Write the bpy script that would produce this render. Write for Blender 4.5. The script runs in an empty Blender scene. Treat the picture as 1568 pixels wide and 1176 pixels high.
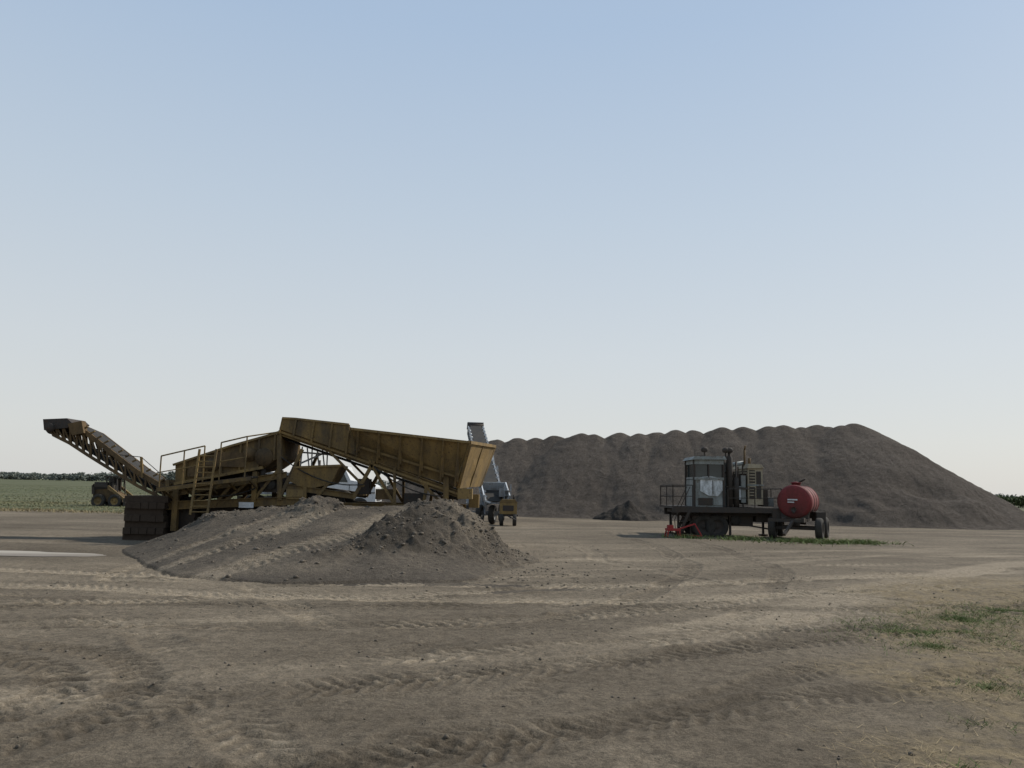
import bpy, math, random
import numpy as np
from mathutils import Vector, Matrix
R=random.Random(7)
rng=np.random.default_rng(11)
scn=bpy.context.scene
COL=scn.collection

# ------------------------------------------------------------------ noise
def _h(ix,iy,seed):
    n=(ix.astype(np.int64)*374761393+iy.astype(np.int64)*668265263+seed*1442695041)&0xffffffff
    n=((n^(n>>13))*1274126177)&0xffffffff
    n=n^(n>>16)
    return (n&0xffff)/65535.0
def vnoise(x,y,seed=0):
    xi=np.floor(x); yi=np.floor(y); fx=x-xi; fy=y-yi
    fx=fx*fx*fx*(fx*(fx*6-15)+10); fy=fy*fy*fy*(fy*(fy*6-15)+10)
    a=_h(xi,yi,seed); b=_h(xi+1,yi,seed); c=_h(xi,yi+1,seed); d=_h(xi+1,yi+1,seed)
    return (a+(b-a)*fx)+((c+(d-c)*fx)-(a+(b-a)*fx))*fy
def fbm(x,y,oct=4,seed=0,gain=.5):
    s=0;a=1;t=0
    for i in range(oct):
        s=s+a*(vnoise(x*2**i+i*17.3,y*2**i-i*9.1,seed+i)-.5)*2; t+=a; a*=gain
    return s/t
def sstep(a,b,x):
    t=np.clip((x-a)/(b-a),0,1); return t*t*(3-2*t)

# ------------------------------------------------------------------ materials
def newmat(name):
    m=bpy.data.materials.new(name); m.use_nodes=True
    nt=m.node_tree; b=nt.nodes['Principled BSDF']
    return m,nt,b
def N(nt,t,**k):
    n=nt.nodes.new(t)
    for a,v in k.items(): setattr(n,a,v)
    return n
def noise(nt,scale,detail=4,rough=.6,vec=None):
    n=N(nt,'ShaderNodeTexNoise'); n.inputs['Scale'].default_value=scale
    n.inputs['Detail'].default_value=detail; n.inputs['Roughness'].default_value=rough
    if vec: nt.links.new(vec,n.inputs['Vector'])
    return n.outputs['Fac']
def ramp(nt,fac,stops):
    r=N(nt,'ShaderNodeValToRGB'); e=r.color_ramp.elements
    while len(e)<len(stops): e.new(.5)
    for i,(p,c) in enumerate(stops):
        e[i].position=p; e[i].color=(c[0],c[1],c[2],1) if not isinstance(c,(int,float)) else (c,c,c,1)
    nt.links.new(fac,r.inputs['Fac']); return r.outputs['Color']
def mix(nt,fac,a,b,mode='MIX'):
    m=N(nt,'ShaderNodeMix',data_type='RGBA',blend_type=mode)
    for s,v in ((m.inputs['Factor'],fac),(m.inputs[6],a),(m.inputs[7],b)):
        if isinstance(v,(int,float)): s.default_value=v
        elif isinstance(v,tuple): s.default_value=(v[0],v[1],v[2],1)
        else: nt.links.new(v,s)
    return m.outputs[2]
def math_(nt,op,a,b=0.0):
    m=N(nt,'ShaderNodeMath',operation=op)
    for i,v in enumerate((a,b)):
        if isinstance(v,(int,float)): m.inputs[i].default_value=v
        else: nt.links.new(v,m.inputs[i])
    return m.outputs[0]
def bump(nt,b,h,strength=.5,dist=.02):
    n=N(nt,'ShaderNodeBump'); n.inputs['Strength'].default_value=strength; n.inputs['Distance'].default_value=dist
    nt.links.new(h,n.inputs['Height']); nt.links.new(n.outputs[0],b.inputs['Normal'])

def dirt_mat(name,dark,mid,light,attr=None,straw=False,big=.35,bumpd=.03,clump=9.0):
    m,nt,b=newmat(name)
    tc=N(nt,'ShaderNodeTexCoord').outputs['Object']
    n1=noise(nt,big,5,.6,tc); n2=noise(nt,5,6,.65,tc); n3=noise(nt,34,5,.75,tc); n4=noise(nt,130,2,.6,tc)
    n5=noise(nt,clump,6,.75,tc)
    s=math_(nt,'ADD',math_(nt,'MULTIPLY',n1,.5),math_(nt,'MULTIPLY',n2,.5))
    if attr:
        a=N(nt,'ShaderNodeAttribute',attribute_name=attr).outputs['Fac']
        s=math_(nt,'ADD',math_(nt,'MULTIPLY',s,.45),math_(nt,'MULTIPLY',a,.55))
    c=ramp(nt,s,[(.30,dark),(.5,mid),(.72,light)])
    sp=ramp(nt,n3,[(.3,.55),(.5,1.0),(.72,1.42)])
    c=mix(nt,1.0,c,sp,'MULTIPLY')
    sp2=ramp(nt,n4,[(.3,.7),(.6,1.15)])
    c=mix(nt,.8,c,sp2,'MULTIPLY')
    sp3=ramp(nt,n5,[(.35,.72),(.5,1.0),(.66,1.2)])
    c=mix(nt,1.0,c,sp3,'MULTIPLY')
    if straw:
        g=N(nt,'ShaderNodeAttribute',attribute_name='straw').outputs['Fac']
        gm=math_(nt,'MULTIPLY',g,ramp(nt,n2,[(.4,0.15),(.6,.9)]))
        c=mix(nt,gm,c,mix(nt,n3,(.11,.088,.05),(.29,.225,.135)))
    nt.links.new(c,b.inputs['Base Color'])
    b.inputs['Roughness'].default_value=.95
    b.inputs['Specular IOR Level'].default_value=.1
    h=math_(nt,'ADD',math_(nt,'MULTIPLY',n5,1.0),math_(nt,'ADD',math_(nt,'MULTIPLY',n3,.7),math_(nt,'MULTIPLY',n4,.2)))
    bump(nt,b,h,1.0,bumpd)
    return m
def paint_mat(name,col,dirt=(.10,.08,.06),amt=.5,rough=.55,rust=None,scale=2.5,metal=0):
    m,nt,b=newmat(name)
    tc=N(nt,'ShaderNodeTexCoord').outputs['Object']
    mp=N(nt,'ShaderNodeMapping'); mp.inputs['Scale'].default_value=(1,1,.35); nt.links.new(tc,mp.inputs[0])
    n1=noise(nt,scale,6,.7,mp.outputs[0]); n2=noise(nt,scale*6,5,.7,tc)
    f=ramp(nt,n1,[(.36,0.0),(.64,1.0)])
    c=mix(nt,math_(nt,'MULTIPLY',f,amt),col,dirt)
    if rust:
        c=mix(nt,ramp(nt,n2,[(.54,0.0),(.64,.85)]),c,rust)
    v=ramp(nt,n2,[(.3,.75),(.7,1.15)])
    c=mix(nt,1.0,c,v,'MULTIPLY')
    nt.links.new(c,b.inputs['Base Color'])
    rr=ramp(nt,n1,[(.3,rough),(.7,min(1,rough+.35))]); nt.links.new(rr,b.inputs['Roughness'])
    b.inputs['Metallic'].default_value=metal
    b.inputs['Specular IOR Level'].default_value=.3
    bump(nt,b,n2,.25,.004)
    return m
M={}
M['ground']=dirt_mat('ground_dirt',(.078,.063,.045),(.134,.110,.080),(.235,.194,.140),'tone',straw=True,big=.25,bumpd=.020)
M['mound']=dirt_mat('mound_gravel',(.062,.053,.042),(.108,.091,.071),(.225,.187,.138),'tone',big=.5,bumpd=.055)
M['pile']=dirt_mat('stockpile_gravel',(.067,.055,.045),(.088,.074,.061),(.118,.100,.083),None,big=.18,bumpd=.13,clump=3.2)
M['darkgravel']=dirt_mat('dark_gravel',(.03,.026,.022),(.045,.039,.033),(.075,.064,.053),None,big=.6,bumpd=.08)
M['rock']=dirt_mat('clod_dirt',(.08,.067,.052),(.13,.11,.086),(.19,.16,.125),None,big=3,bumpd=.01)
M['yellow']=paint_mat('ochre_paint',(.205,.132,.044),(.068,.054,.037),.9,.7,(.06,.038,.023))
M['yellow2']=paint_mat('ochre_paint_clean',(.25,.165,.058),(.10,.077,.046),.75,.65,(.07,.043,.024))
M['rubber']=paint_mat('black_rubber',(.022,.021,.02),(.08,.07,.055),.5,.8)
M['steel']=paint_mat('dark_steel',(.04,.036,.032),(.07,.054,.04),.6,.65,(.055,.03,.02))
M['rust']=paint_mat('dusty_ochre_steel',(.13,.083,.036),(.042,.034,.025),.75,.8)
M['wood']=paint_mat('weathered_ties',(.045,.031,.021),(.058,.044,.032),.5,.9)
M['blue']=paint_mat('blue_grey_paint',(.28,.31,.33),(.14,.12,.10),.65,.55,(.11,.065,.04))
M['white']=paint_mat('white_paint',(.60,.62,.63),(.3,.27,.23),.35,.45)
M['greygreen']=paint_mat('pale_grey_paint',(.27,.295,.28),(.11,.105,.095),.65,.55,(.09,.055,.035))
M['pale']=paint_mat('pale_peeling_paint',(.68,.71,.72),(.2,.21,.2),.9,.6,(.12,.09,.06),scale=5)
M['cream']=paint_mat('cream_paint',(.38,.33,.23),(.13,.105,.08),.6,.55,(.12,.06,.03))
M['red']=paint_mat('red_tank_paint',(.165,.022,.022),(.075,.034,.028),.7,.55)
M['redb']=paint_mat('red_bright_paint',(.32,.028,.025),(.12,.045,.03),.4,.5)
def glass():
    m,nt,b=newmat('cab_glass')
    b.inputs['Roughness'].default_value=.12; b.inputs['Specular IOR Level'].default_value=.5
    n=noise(nt,4,3); c=ramp(nt,n,[(.3,(.012,.018,.018)),(.7,(.035,.045,.042))]); nt.links.new(c,b.inputs['Base Color'])
    return m
M['glass']=glass()
def water():
    m,nt,b=newmat('muddy_water')
    b.inputs['Roughness'].default_value=.55; b.inputs['Specular IOR Level'].default_value=.15
    n=noise(nt,5,4); bump(nt,b,n,.5,.05)
    c=ramp(nt,noise(nt,1.5,5),[(.35,(.19,.16,.125)),(.6,(.34,.30,.24))]); nt.links.new(c,b.inputs['Base Color']); return m
M['water']=water()
def leafmat(name,a,c2,a3=None,scale=.6):
    m,nt,b=newmat(name)
    tc=N(nt,'ShaderNodeTexCoord').outputs['Object']
    n=noise(nt,scale,5,.7,tc)
    c=ramp(nt,n,[(.33,a),(.66,c2)]) if a3 is None else ramp(nt,n,[(.3,a),(.5,c2),(.68,a3)])
    nt.links.new(c,b.inputs['Base Color']); b.inputs['Roughness'].default_value=.85
    b.inputs['Specular IOR Level'].default_value=.1
    return m
M['leaf']=leafmat('hazed_tree_foliage',(.12,.135,.115),(.17,.18,.15),scale=.15)  # distance haze is painted into this pale foliage colour
M['bush']=leafmat('bush_foliage',(.05,.065,.032),(.10,.12,.05),scale=.8)
M['weed']=leafmat('green_weeds',(.065,.095,.03),(.115,.15,.05),(.2,.19,.1),scale=3)
M['straw']=leafmat('dry_straw',(.14,.10,.055),(.27,.21,.12),(.40,.32,.20),scale=4)
M['field']=leafmat('field_grass',(.066,.074,.038),(.085,.090,.046),(.115,.108,.062),scale=.04)
M['fieldblade']=leafmat('field_grass_blades',(.12,.13,.07),(.145,.15,.08),(.18,.17,.10),scale=.04)  # colour lightened to stand in for light through the backlit blades
M['dryblade']=leafmat('dry_verge_blades',(.15,.135,.07),(.23,.19,.105),(.29,.235,.14),scale=.15)

# ------------------------------------------------------------------ mesh tools
def mesh_np(name,verts,faces_flat,nper,mat,attrs=None,smooth=False):
    me=bpy.data.meshes.new(name)
    nf=len(faces_flat)//nper
    me.vertices.add(len(verts)); me.vertices.foreach_set('co',np.asarray(verts,dtype=np.float32).ravel())
    me.loops.add(len(faces_flat)); me.loops.foreach_set('vertex_index',np.asarray(faces_flat,dtype=np.int32))
    me.polygons.add(nf); me.polygons.foreach_set('loop_start',np.arange(nf,dtype=np.int32)*nper)
    me.polygons.foreach_set('loop_total',np.full(nf,nper,dtype=np.int32))
    if smooth: me.polygons.foreach_set('use_smooth',np.ones(nf,dtype=bool))
    me.update(calc_edges=True)
    if attrs:
        for k,v in attrs.items():
            a=me.attributes.new(k,'FLOAT','POINT'); a.data.foreach_set('value',v.astype(np.float32).ravel())
    me.materials.append(mat)
    o=bpy.data.objects.new(name,me); COL.objects.link(o); return o
def grid_obj(name,xs,ys,zf,mat,smooth=True):
    X,Y=np.meshgrid(xs,ys); Z,attrs=zf(X,Y)
    V=np.stack([X,Y,Z],-1).reshape(-1,3)
    nx=len(xs); ny=len(ys)
    i=np.arange(nx*ny).reshape(ny,nx)
    F=np.stack([i[:-1,:-1],i[:-1,1:],i[1:,1:],i[1:,:-1]],-1).reshape(-1)
    return mesh_np(name,V,F,4,mat,attrs,smooth)

class MB:
    def __init__(s,name): s.name=name; s.v=[]; s.f=[]; s.m=[]; s.sm=[]; s.mats=[]
    def mi(s,k):
        if k not in s.mats: s.mats.append(k)
        return s.mats.index(k)
    def add(s,vs,fs,mat,smooth=False):
        o=len(s.v); s.v+= [tuple(v) for v in vs]; k=s.mi(mat)
        for f in fs: s.f.append([i+o for i in f]); s.m.append(k); s.sm.append(smooth)
    def box(s,c,size,mat,rot=None):
        c=Vector(c); hx,hy,hz=size[0]/2,size[1]/2,size[2]/2
        vs=[Vector((x,y,z)) for x in(-hx,hx) for y in(-hy,hy) for z in(-hz,hz)]
        if rot is not None: vs=[rot@v for v in vs]
        s.add([c+v for v in vs],[(0,1,3,2),(4,6,7,5),(0,4,5,1),(2,3,7,6),(0,2,6,4),(1,5,7,3)],mat)
    def beam(s,p,q,w,h,mat,ibeam=False):
        p=Vector(p);q=Vector(q); d=q-p; L=d.length
        if L<1e-5: return
        d.normalize(); ref=Vector((0,0,1)) if abs(d.z)<.95 else Vector((1,0,0))
        side=d.cross(ref).normalized(); up=side.cross(d).normalized()
        rot=Matrix((side,d,up)).transposed(); c=(p+q)/2
        if not ibeam: s.box(c,(w,L,h),mat,rot)
        else:
            t=h*.1
            s.box(c,(w*.2,L,h-2*t),mat,rot)
            s.box(c+up*(h/2-t/2),(w,L,t),mat,rot); s.box(c-up*(h/2-t/2),(w,L,t),mat,rot)
    def tube(s,p,q,r,mat,n=8,r2=None):
        p=Vector(p);q=Vector(q); s.lathe(p,(q-p),[(0,0),(r,0),(r if r2 is None else r2,(q-p).length),(0,(q-p).length)],mat,n)
    def lathe(s,c,axis,prof,mat,n=20,smooth=True):
        c=Vector(c); a=Vector(axis).normalized(); ref=Vector((0,0,1)) if abs(a.z)<.9 else Vector((1,0,0))
        e1=a.cross(ref).normalized(); e2=a.cross(e1)
        vs=[];fs=[]
        for (r,t) in prof:
            for i in range(n):
                an=2*math.pi*i/n; vs.append(c+a*t+(e1*math.cos(an)+e2*math.sin(an))*max(r,1e-4))
        for j in range(len(prof)-1):
            for i in range(n):
                fs.append((j*n+i,j*n+(i+1)%n,(j+1)*n+(i+1)%n,(j+1)*n+i))
        s.add(vs,fs,mat,smooth and n>6)
    def plate(s,pts,t,mat):
        pts=[Vector(p) for p in pts]; n=Vector()
        for i in range(len(pts)):
            a=pts[i];b=pts[(i+1)%len(pts)]; n+=a.cross(b)
        n.normalize(); k=len(pts)
        vs=[p+n*t/2 for p in pts]+[p-n*t/2 for p in pts]
        fs=[tuple(range(k)),tuple(range(2*k-1,k-1,-1))]+[(i,i+k,(i+1)%k+k,(i+1)%k) for i in range(k)]
        s.add(vs,fs,mat)
    def extr(s,pts,vec,mat):
        pts=[Vector(p) for p in pts]; vec=Vector(vec); k=len(pts)
        vs=pts+[p+vec for p in pts]
        fs=[tuple(range(k)),tuple(range(2*k-1,k-1,-1))]+[(i,i+k,(i+1)%k+k,(i+1)%k) for i in range(k)]
        s.add(vs,fs,mat)
    def wheel(s,c,axis,r,w,hub='steel',tyre='rubber',lugs=0):
        a=Vector(axis).normalized(); c=Vector(c)-a*w/2
        s.lathe(c,a,[(r*.55,w*.12),(r*.6,0.02*w),(r*.86,0),(r*.96,w*.12),(r,w*.28),(r,w*.72),(r*.96,w*.88),(r*.86,w),(r*.6,w*.98),(r*.55,w*.88)],tyre,28)
        s.lathe(c,a,[(0,w*.3),(r*.18,w*.28),(r*.2,w*.38),(r*.45,w*.36),(r*.56,w*.1)],hub,20)
        s.lathe(c,a,[(r*.56,w*.9),(r*.45,w*.64),(r*.2,w*.62),(r*.18,w*.72),(0,w*.7)],hub,20)
        if lugs:
            ref=Vector((0,0,1)); e1=a.cross(ref).normalized(); e2=a.cross(e1)
            for i in range(lugs):
                an=2*math.pi*i/lugs; rd=e1*math.cos(an)+e2*math.sin(an)
                s.beam(c+a*w*.05+rd*r*.99,c+a*w*.5+rd*r*.99,r*.09,r*.07,tyre)
                an+=math.pi/lugs; rd=e1*math.cos(an)+e2*math.sin(an)
                s.beam(c+a*w*.5+rd*r*.99,c+a*w*.95+rd*r*.99,r*.09,r*.07,tyre)
    def rail(s,pts,post_h,mat='yellow',r=.018,mid=True):
        pts=[Vector(p) for p in pts]
        for a,b in zip(pts[:-1],pts[1:]):
            L=(b-a).length; k=max(1,round(L/1.1))
            up=Vector((0,0,post_h))
            s.tube(a+up,b+up,r,mat,6)
            if mid: s.tube(a+up*.5,b+up*.5,r*.8,mat,6)
            for i in range(k+1):
                p=a.lerp(b,i/k); s.tube(p,p+up,r,mat,6)
    def done(s,bevel=0.0):
        me=bpy.data.meshes.new(s.name); me.from_pydata(s.v,[],s.f)
        for k in s.mats: me.materials.append(M[k])
        me.polygons.foreach_set('material_index',s.m); me.polygons.foreach_set('use_smooth',s.sm)
        me.update()
        import bmesh
        bm=bmesh.new(); bm.from_mesh(me); bmesh.ops.recalc_face_normals(bm,faces=bm.faces); bm.to_mesh(me); bm.free()
        o=bpy.data.objects.new(s.name,me); COL.objects.link(o)
        return o

# side-elevation drawings: u to the right, v down, d = distance back from the near side (m)
def elevation(Y0,shift=0.0):
    s=Y0/1241.0
    return lambda u,v,d=0.0: Vector(((u-784)*s+shift,Y0+d,1.7+(731+.0217*u-v)*s))

# ------------------------------------------------------------------ ground
tracks=[ # (x pts, y pts, rut half gauge, rut width, tone, lug depth)
 ([-14,-8,-4,-2.6,0.2,4.1,9.6,20],[5.2,5.6,6.3,6.8,8.4,12.0,18.5,27],0.0,1.1,.38,.000),
 ([-14,-8,-4,-1,2,6,12,22],[7.6,7.9,8.3,9.2,10.6,13.6,18.6,25],.95,.5,.16,.018),
 ([-14,-6,-3,0,3,7,14,24],[3.4,4.3,5.2,6.5,8.2,11.2,17,24],.95,.55,-.10,.020),
 ([-6,-3,0,2,4,8,14,24],[2.2,3.3,4.3,5.6,7.6,10.6,15.0,22],1.05,.45,-.08,.022),
 ([-3,0,2,4,7,12,20],[2.6,3.4,4.2,5.0,6.9,9.6,13],1.0,.5,-.04,.020),
 ([-16,-10,-6,-2,2,8,16,26],[10.6,10.2,10.4,11.8,13.8,16.4,20,24],.95,.5,.22,.020),
 ([-18,-11,-7,-3,2,8,14,26],[13.4,13.1,13.2,13.9,15.6,19,21.5,25],1.0,.5,.15,.020),
 ([-14,-9,-5,0,5,12,20],[8.0,9.2,10.4,11.0,11.4,13.0,15],.9,.45,-.10,.020),
 ([-9,-5,-2,2,6,12],[6.4,5.6,5.8,7.6,10.0,14],.9,.45,-.08,.018),
 ([-20,-11,-7,-3,2,8,16,30],[15.5,14.6,14.2,13.4,14.0,16.6,19.4,23],1.0,.7,.30,.018),
 ([-20,-8,0,5,10,18,30],[24,22,21,22.5,24.5,26.5,29],1.0,.6,.20,.0),
 ([-20,-8,0,5,10,18,30],[29,28,27,28,28.5,30,34],1.0,.6,-.12,.0),
 ([-6,0,5,10,18,30],[34,34,36,37,38,41],1.2,.8,.2,.0),
 ([-3,1,4,7,10,16,24],[19,18.5,19.5,22,24.6,27,27],1.0,.5,.2,.0),
 # tracks that run away from the viewer (listed as y pts, x pts)
 ([3,6,9,12,15,18],[1.2,-.6,-2.6,-4.6,-6.0,-6.6],1.0,.5,.12,.022,1),
 ([3,6,10,14,19,26,34],[-3.2,-1.6,1.2,3.6,5.2,5.6,4.6],.95,.45,-.08,.018,1),
 ([8,12,16,20,26],[8.6,6.2,2.8,1.4,1.2],.95,.45,.12,.016,1),
]
def ground_z(X,Y):
    shp=np.shape(X); X=np.ravel(X).astype(float); Y=np.ravel(Y).astype(float)
    D=np.hypot(X,Y)
    near=1-sstep(16,28,D)
    z=fbm(X*.13,Y*.13,3,3)*.06*(1-sstep(30,70,D))
    tone=.47+fbm(X*.22,Y*.35,4,21)*.26
    I=np.where(D<29)[0]; x=X[I]; y=Y[I]
    z[I]+=near[I]*(fbm(x*1.3,y*1.3,3,5)*.014+fbm(x*6,y*6,3,9)*.009+np.clip(fbm(x*11,y*11,2,13),0.1,1)*.014)
    I=np.where(D<70)[0]
    tone[I]+=fbm(X[I]*1.1,Y[I]*2.2,3,23)*.13
    for k,tk in enumerate(tracks):
        tx,ty,g,w,tn,lug=tk[:6]; sw=len(tk)>6
        A,B=(Y,X) if sw else (X,Y)
        tx=np.array(tx,float); ty=np.array(ty,float)
        fx=np.linspace(tx[0],tx[-1],400); fy=np.interp(fx,tx,ty)
        ker=np.hanning(41); ker/=ker.sum(); fy=np.convolve(np.pad(fy,20,'edge'),ker,'valid')
        yt0=np.interp(A,fx,fy)
        I=np.where((A>tx[0])&(A<tx[-1])&(np.abs(B-yt0)<3.0))[0]
        x=A[I]; y=B[I]; nr=near[I]
        yt=yt0[I]; sl=np.interp(x,fx,np.gradient(fy,fx)); c=1/np.sqrt(1+sl*sl)
        fade=sstep(0,1.5,x-tx[0])*sstep(0,1.5,tx[-1]-x)
        d=(y-yt)*c+fbm(x*.4,x*0+k*7.7,2,40+k)*.22
        s=np.interp(x,fx,np.concatenate([[0],np.cumsum(np.hypot(np.diff(fx),np.diff(fy)))]))+d*sl*c
        brk=sstep(-.28,.22,fbm(x*.45+k*3.1,y*.45,3,60+k))*fade
        en=fbm(x*2,y*2,2,80+k)*.06; v4=vnoise(x*4,y*4,78); v9=vnoise(x*9,y*9,79); v2=.15+.85*sstep(.25,.6,vnoise(x*1.6,y*1.6,77+k))
        pit=.15+.06*((k*37)%10)/10
        dz=x*0; dt=x*0
        for sd in ((-1,1) if g>0 else (0,)):
            dd=d-sd*g
            e=np.abs(dd+en)/(w/2)
            ins=1-sstep(.7,1.15,e)
            dt+=ins*tn*(.35+.65*brk)*fade
            if g>0:
                dz+=-ins*.012*brk+np.exp(-((e-1.25)/.22)**2)*.012*brk*(.4+1.2*v4)
            if lug>0:
                ph=(s+np.abs(dd)*.75+.5*pit*(dd>0))/pit
                lg=sstep(-.1,.5,np.sin(2*np.pi*ph)+(v9-.5)*1.0)*v2*sstep(.04,.18,e)
                dz+=ins*nr*brk*lug*(lg-.35)
                dt+=ins*brk*(lg-.35)*.26
        z[I]+=dz; tone[I]+=dt
    I=np.where((np.abs(X+5.1)<3)&(np.abs(Y-6.3)<3))[0]; x=X[I];y=Y[I]
    for rr in (2.15,1.55):
        q=np.hypot(x+5.1,y-6.3)-rr
        ang=np.arctan2(y-6.3,x+5.1)
        w_=(1-sstep(.16,.24,np.abs(q)))*sstep(-1.4,-1.0,ang)*(1-sstep(1.3,1.8,ang))
        lg=np.sin(2*np.pi*(ang*rr+np.abs(q)*.8)/.17)
        z[I]+=-w_*.014+w_*.012*lg; tone[I]+=-w_*.14+w_*lg*.10
    pud=np.exp(-(((X+13.2)/4.4)**2+((Y-18.9)/1.1)**2)**2)
    z=z*(1-pud)-pud*.07; tone=tone-.3*np.exp(-(((X+13)/5.2)**2+((Y-18.9)/2.0)**2)**2)
    lim=2.2+(Y-5)*.47+fbm(X*.6,Y*.6,3,31)*1.3
    st=sstep(-.6,1.0,X-lim)*(1-sstep(15.5,19,Y+fbm(X*.4,Y*.4,2,33)*1.5))
    z=z+st*fbm(X*2.5,Y*2.5,3,35)*.02
    return z.reshape(shp),tone.reshape(shp),st.reshape(shp)
def zf_ground(X,Y):
    z,t,s=ground_z(X,Y); return z,{'tone':t,'straw':s}
def spaced(a,b,fine0,fine1,step,grow):
    c=list(np.arange(fine0,fine1,step))
    x=fine1; st=step; hi=[]
    while x<b: hi.append(x); st*=grow; x+=st
    hi.append(b)
    x=fine0-step; st=step; lo=[]
    while x>a: lo.append(x); st*=grow; x-=st
    lo.append(a)
    return np.array(lo[::-1]+c+hi)
xs=spaced(-3500,3500,-8.5,9.5,.026,1.025); ys=spaced(-60,4500,4.4,15.0,.026,1.018)
grid_obj('ground',xs,ys,zf_ground,M['ground'])

# puddle
def puddle():
    n=80; vs=[(-13.6,18.9,-.032)]
    for i in range(n):
        a=2*math.pi*i/n; k=1+.12*math.sin(3*a+1)+.08*math.sin(7*a)+.04*math.sin(13*a)
        vs.append((-13.6+4.6*k*math.cos(a),18.9+.8*k*math.sin(a),-.032))
    fs=[]
    for i in range(n): fs+= [0,1+i,1+(i+1)%n]
    mesh_np('puddle',vs,fs,3,M['water'])
puddle()

# grassy field behind, left and right
fx=spaced(-3300,-6,-60,-14,.7,1.05); fy=spaced(41,4200,41.2,70,.6,1.04)
def zf_f(X,Y):
    edge=42.5+fbm(X*.15,Y*0,3,52)*2.0
    return np.where(Y<edge,-.3,.03+sstep(0,1,Y-edge)*.06+fbm(X*.3,Y*.3,2,51)*.03),{}
grid_obj('grass_field',fx,fy,zf_f,M['field'])
fx=spaced(38,3300,39,70,.8,1.05); fy=spaced(75,4200,76,100,.8,1.04)
grid_obj('grass_field.001',fx,fy,lambda X,Y:(np.where((Y<78+fbm(X*.15,Y*0,3,52)*2.0)|(X<40),-.3,.08+fbm(X*.3,Y*.3,2,51)*.04),{}),M['field'])

def blades(name,px,py,pz,h,w,lean,mat,flat=0.0):
    n=len(px); a=rng.uniform(0,2*np.pi,n); b=rng.uniform(0,2*np.pi,n)
    dx=np.cos(a)*w/2; dy=np.sin(a)*w/2
    lx=np.cos(b)*lean*h; ly=np.sin(b)*lean*h
    hz=h*(1-flat)
    P0=np.stack([px-dx,py-dy,pz],-1); P1=np.stack([px+dx,py+dy,pz],-1)
    P2=np.stack([px+lx+dx*.3,py+ly+dy*.3,pz+hz],-1); P3=np.stack([px+lx-dx*.3,py+ly-dy*.3,pz+hz],-1)
    V=np.stack([P0,P1,P2,P3],1).reshape(-1,3)
    return mesh_np(name,V,np.arange(4*n),4,mat)
n=45000
py=46+150*rng.random(n)**1.5; px=-py*.75+rng.random(n)*py*.5
blades('field_grass',px,py,px*0+.06,rng.uniform(.03,.08,n),rng.uniform(.05,.14,n),rng.uniform(1.2,2.6,n),M['fieldblade'])
n=26000
py=40.5+16*rng.random(n)**.8; px=-py*.75+rng.random(n)*py*.5
blades('dry_verge_grass',px,py,px*0+.02,rng.uniform(.03,.12,n),rng.uniform(.02,.06,n),rng.uniform(.5,1.6,n),M['dryblade'])

# dry straw and weeds at right front
n=100000
py=4.3+14*rng.random(n)**1.15; px=rng.uniform(1.5,14,n)
_,_,st=ground_z(px,py); pn=fbm(px*.9,py*.9,3,90)*.5+.5
keep=(st*sstep(.25,.66,pn)>rng.random(n)); px=px[keep];py=py[keep]; gz,_,_=ground_z(px,py); m_=len(px)
blades('dry_straw',px,py,gz+.008,rng.uniform(.03,.13,m_),rng.uniform(.003,.008,m_),rng.uniform(.8,1.6,m_),M['straw'],flat=.82)
wx=[];wy=[]
for cx,cy,rad,cnt in [(5.4,10.6,1.0,6400),(6.5,11.8,.9,4400),(4.9,9.6,.6,1600),(6.3,9.3,.6,1400),(7.6,12.6,.9,2000),(4.4,7.6,.4,500),(5.4,8.2,.5,600),(3.6,6.4,.3,260),(8.8,13.4,.8,1000),(2.9,5.4,.2,100),
    (10.6,29.6,1.4,2200),(12.3,29.8,1.1,1800),(8.6,30.0,1.3,1400),(6.6,30.6,.7,700),(13.6,30.4,.8,600)]:
    r_=np.abs(rng.normal(0,.55,cnt))*rad; a=rng.random(cnt)*6.283
    wx.append(cx+r_*np.cos(a)*1.3); wy.append(cy+r_*np.sin(a))
wx=np.concatenate(wx);wy=np.concatenate(wy); keep=(fbm(wx*2.2,wy*2.2,3,91)*.8+.5)>rng.random(len(wx))*.9; wx=wx[keep];wy=wy[keep]
gz,_,_=ground_z(wx,wy); n=len(wx); far=(wy>20)*1.0
blades('green_weeds',wx,wy,gz,rng.uniform(.015,.065,n)*(1+far*2.2),rng.uniform(.004,.010,n)*(1+3*far),rng.uniform(.6,1.8,n),M['weed'],flat=.2)

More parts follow.
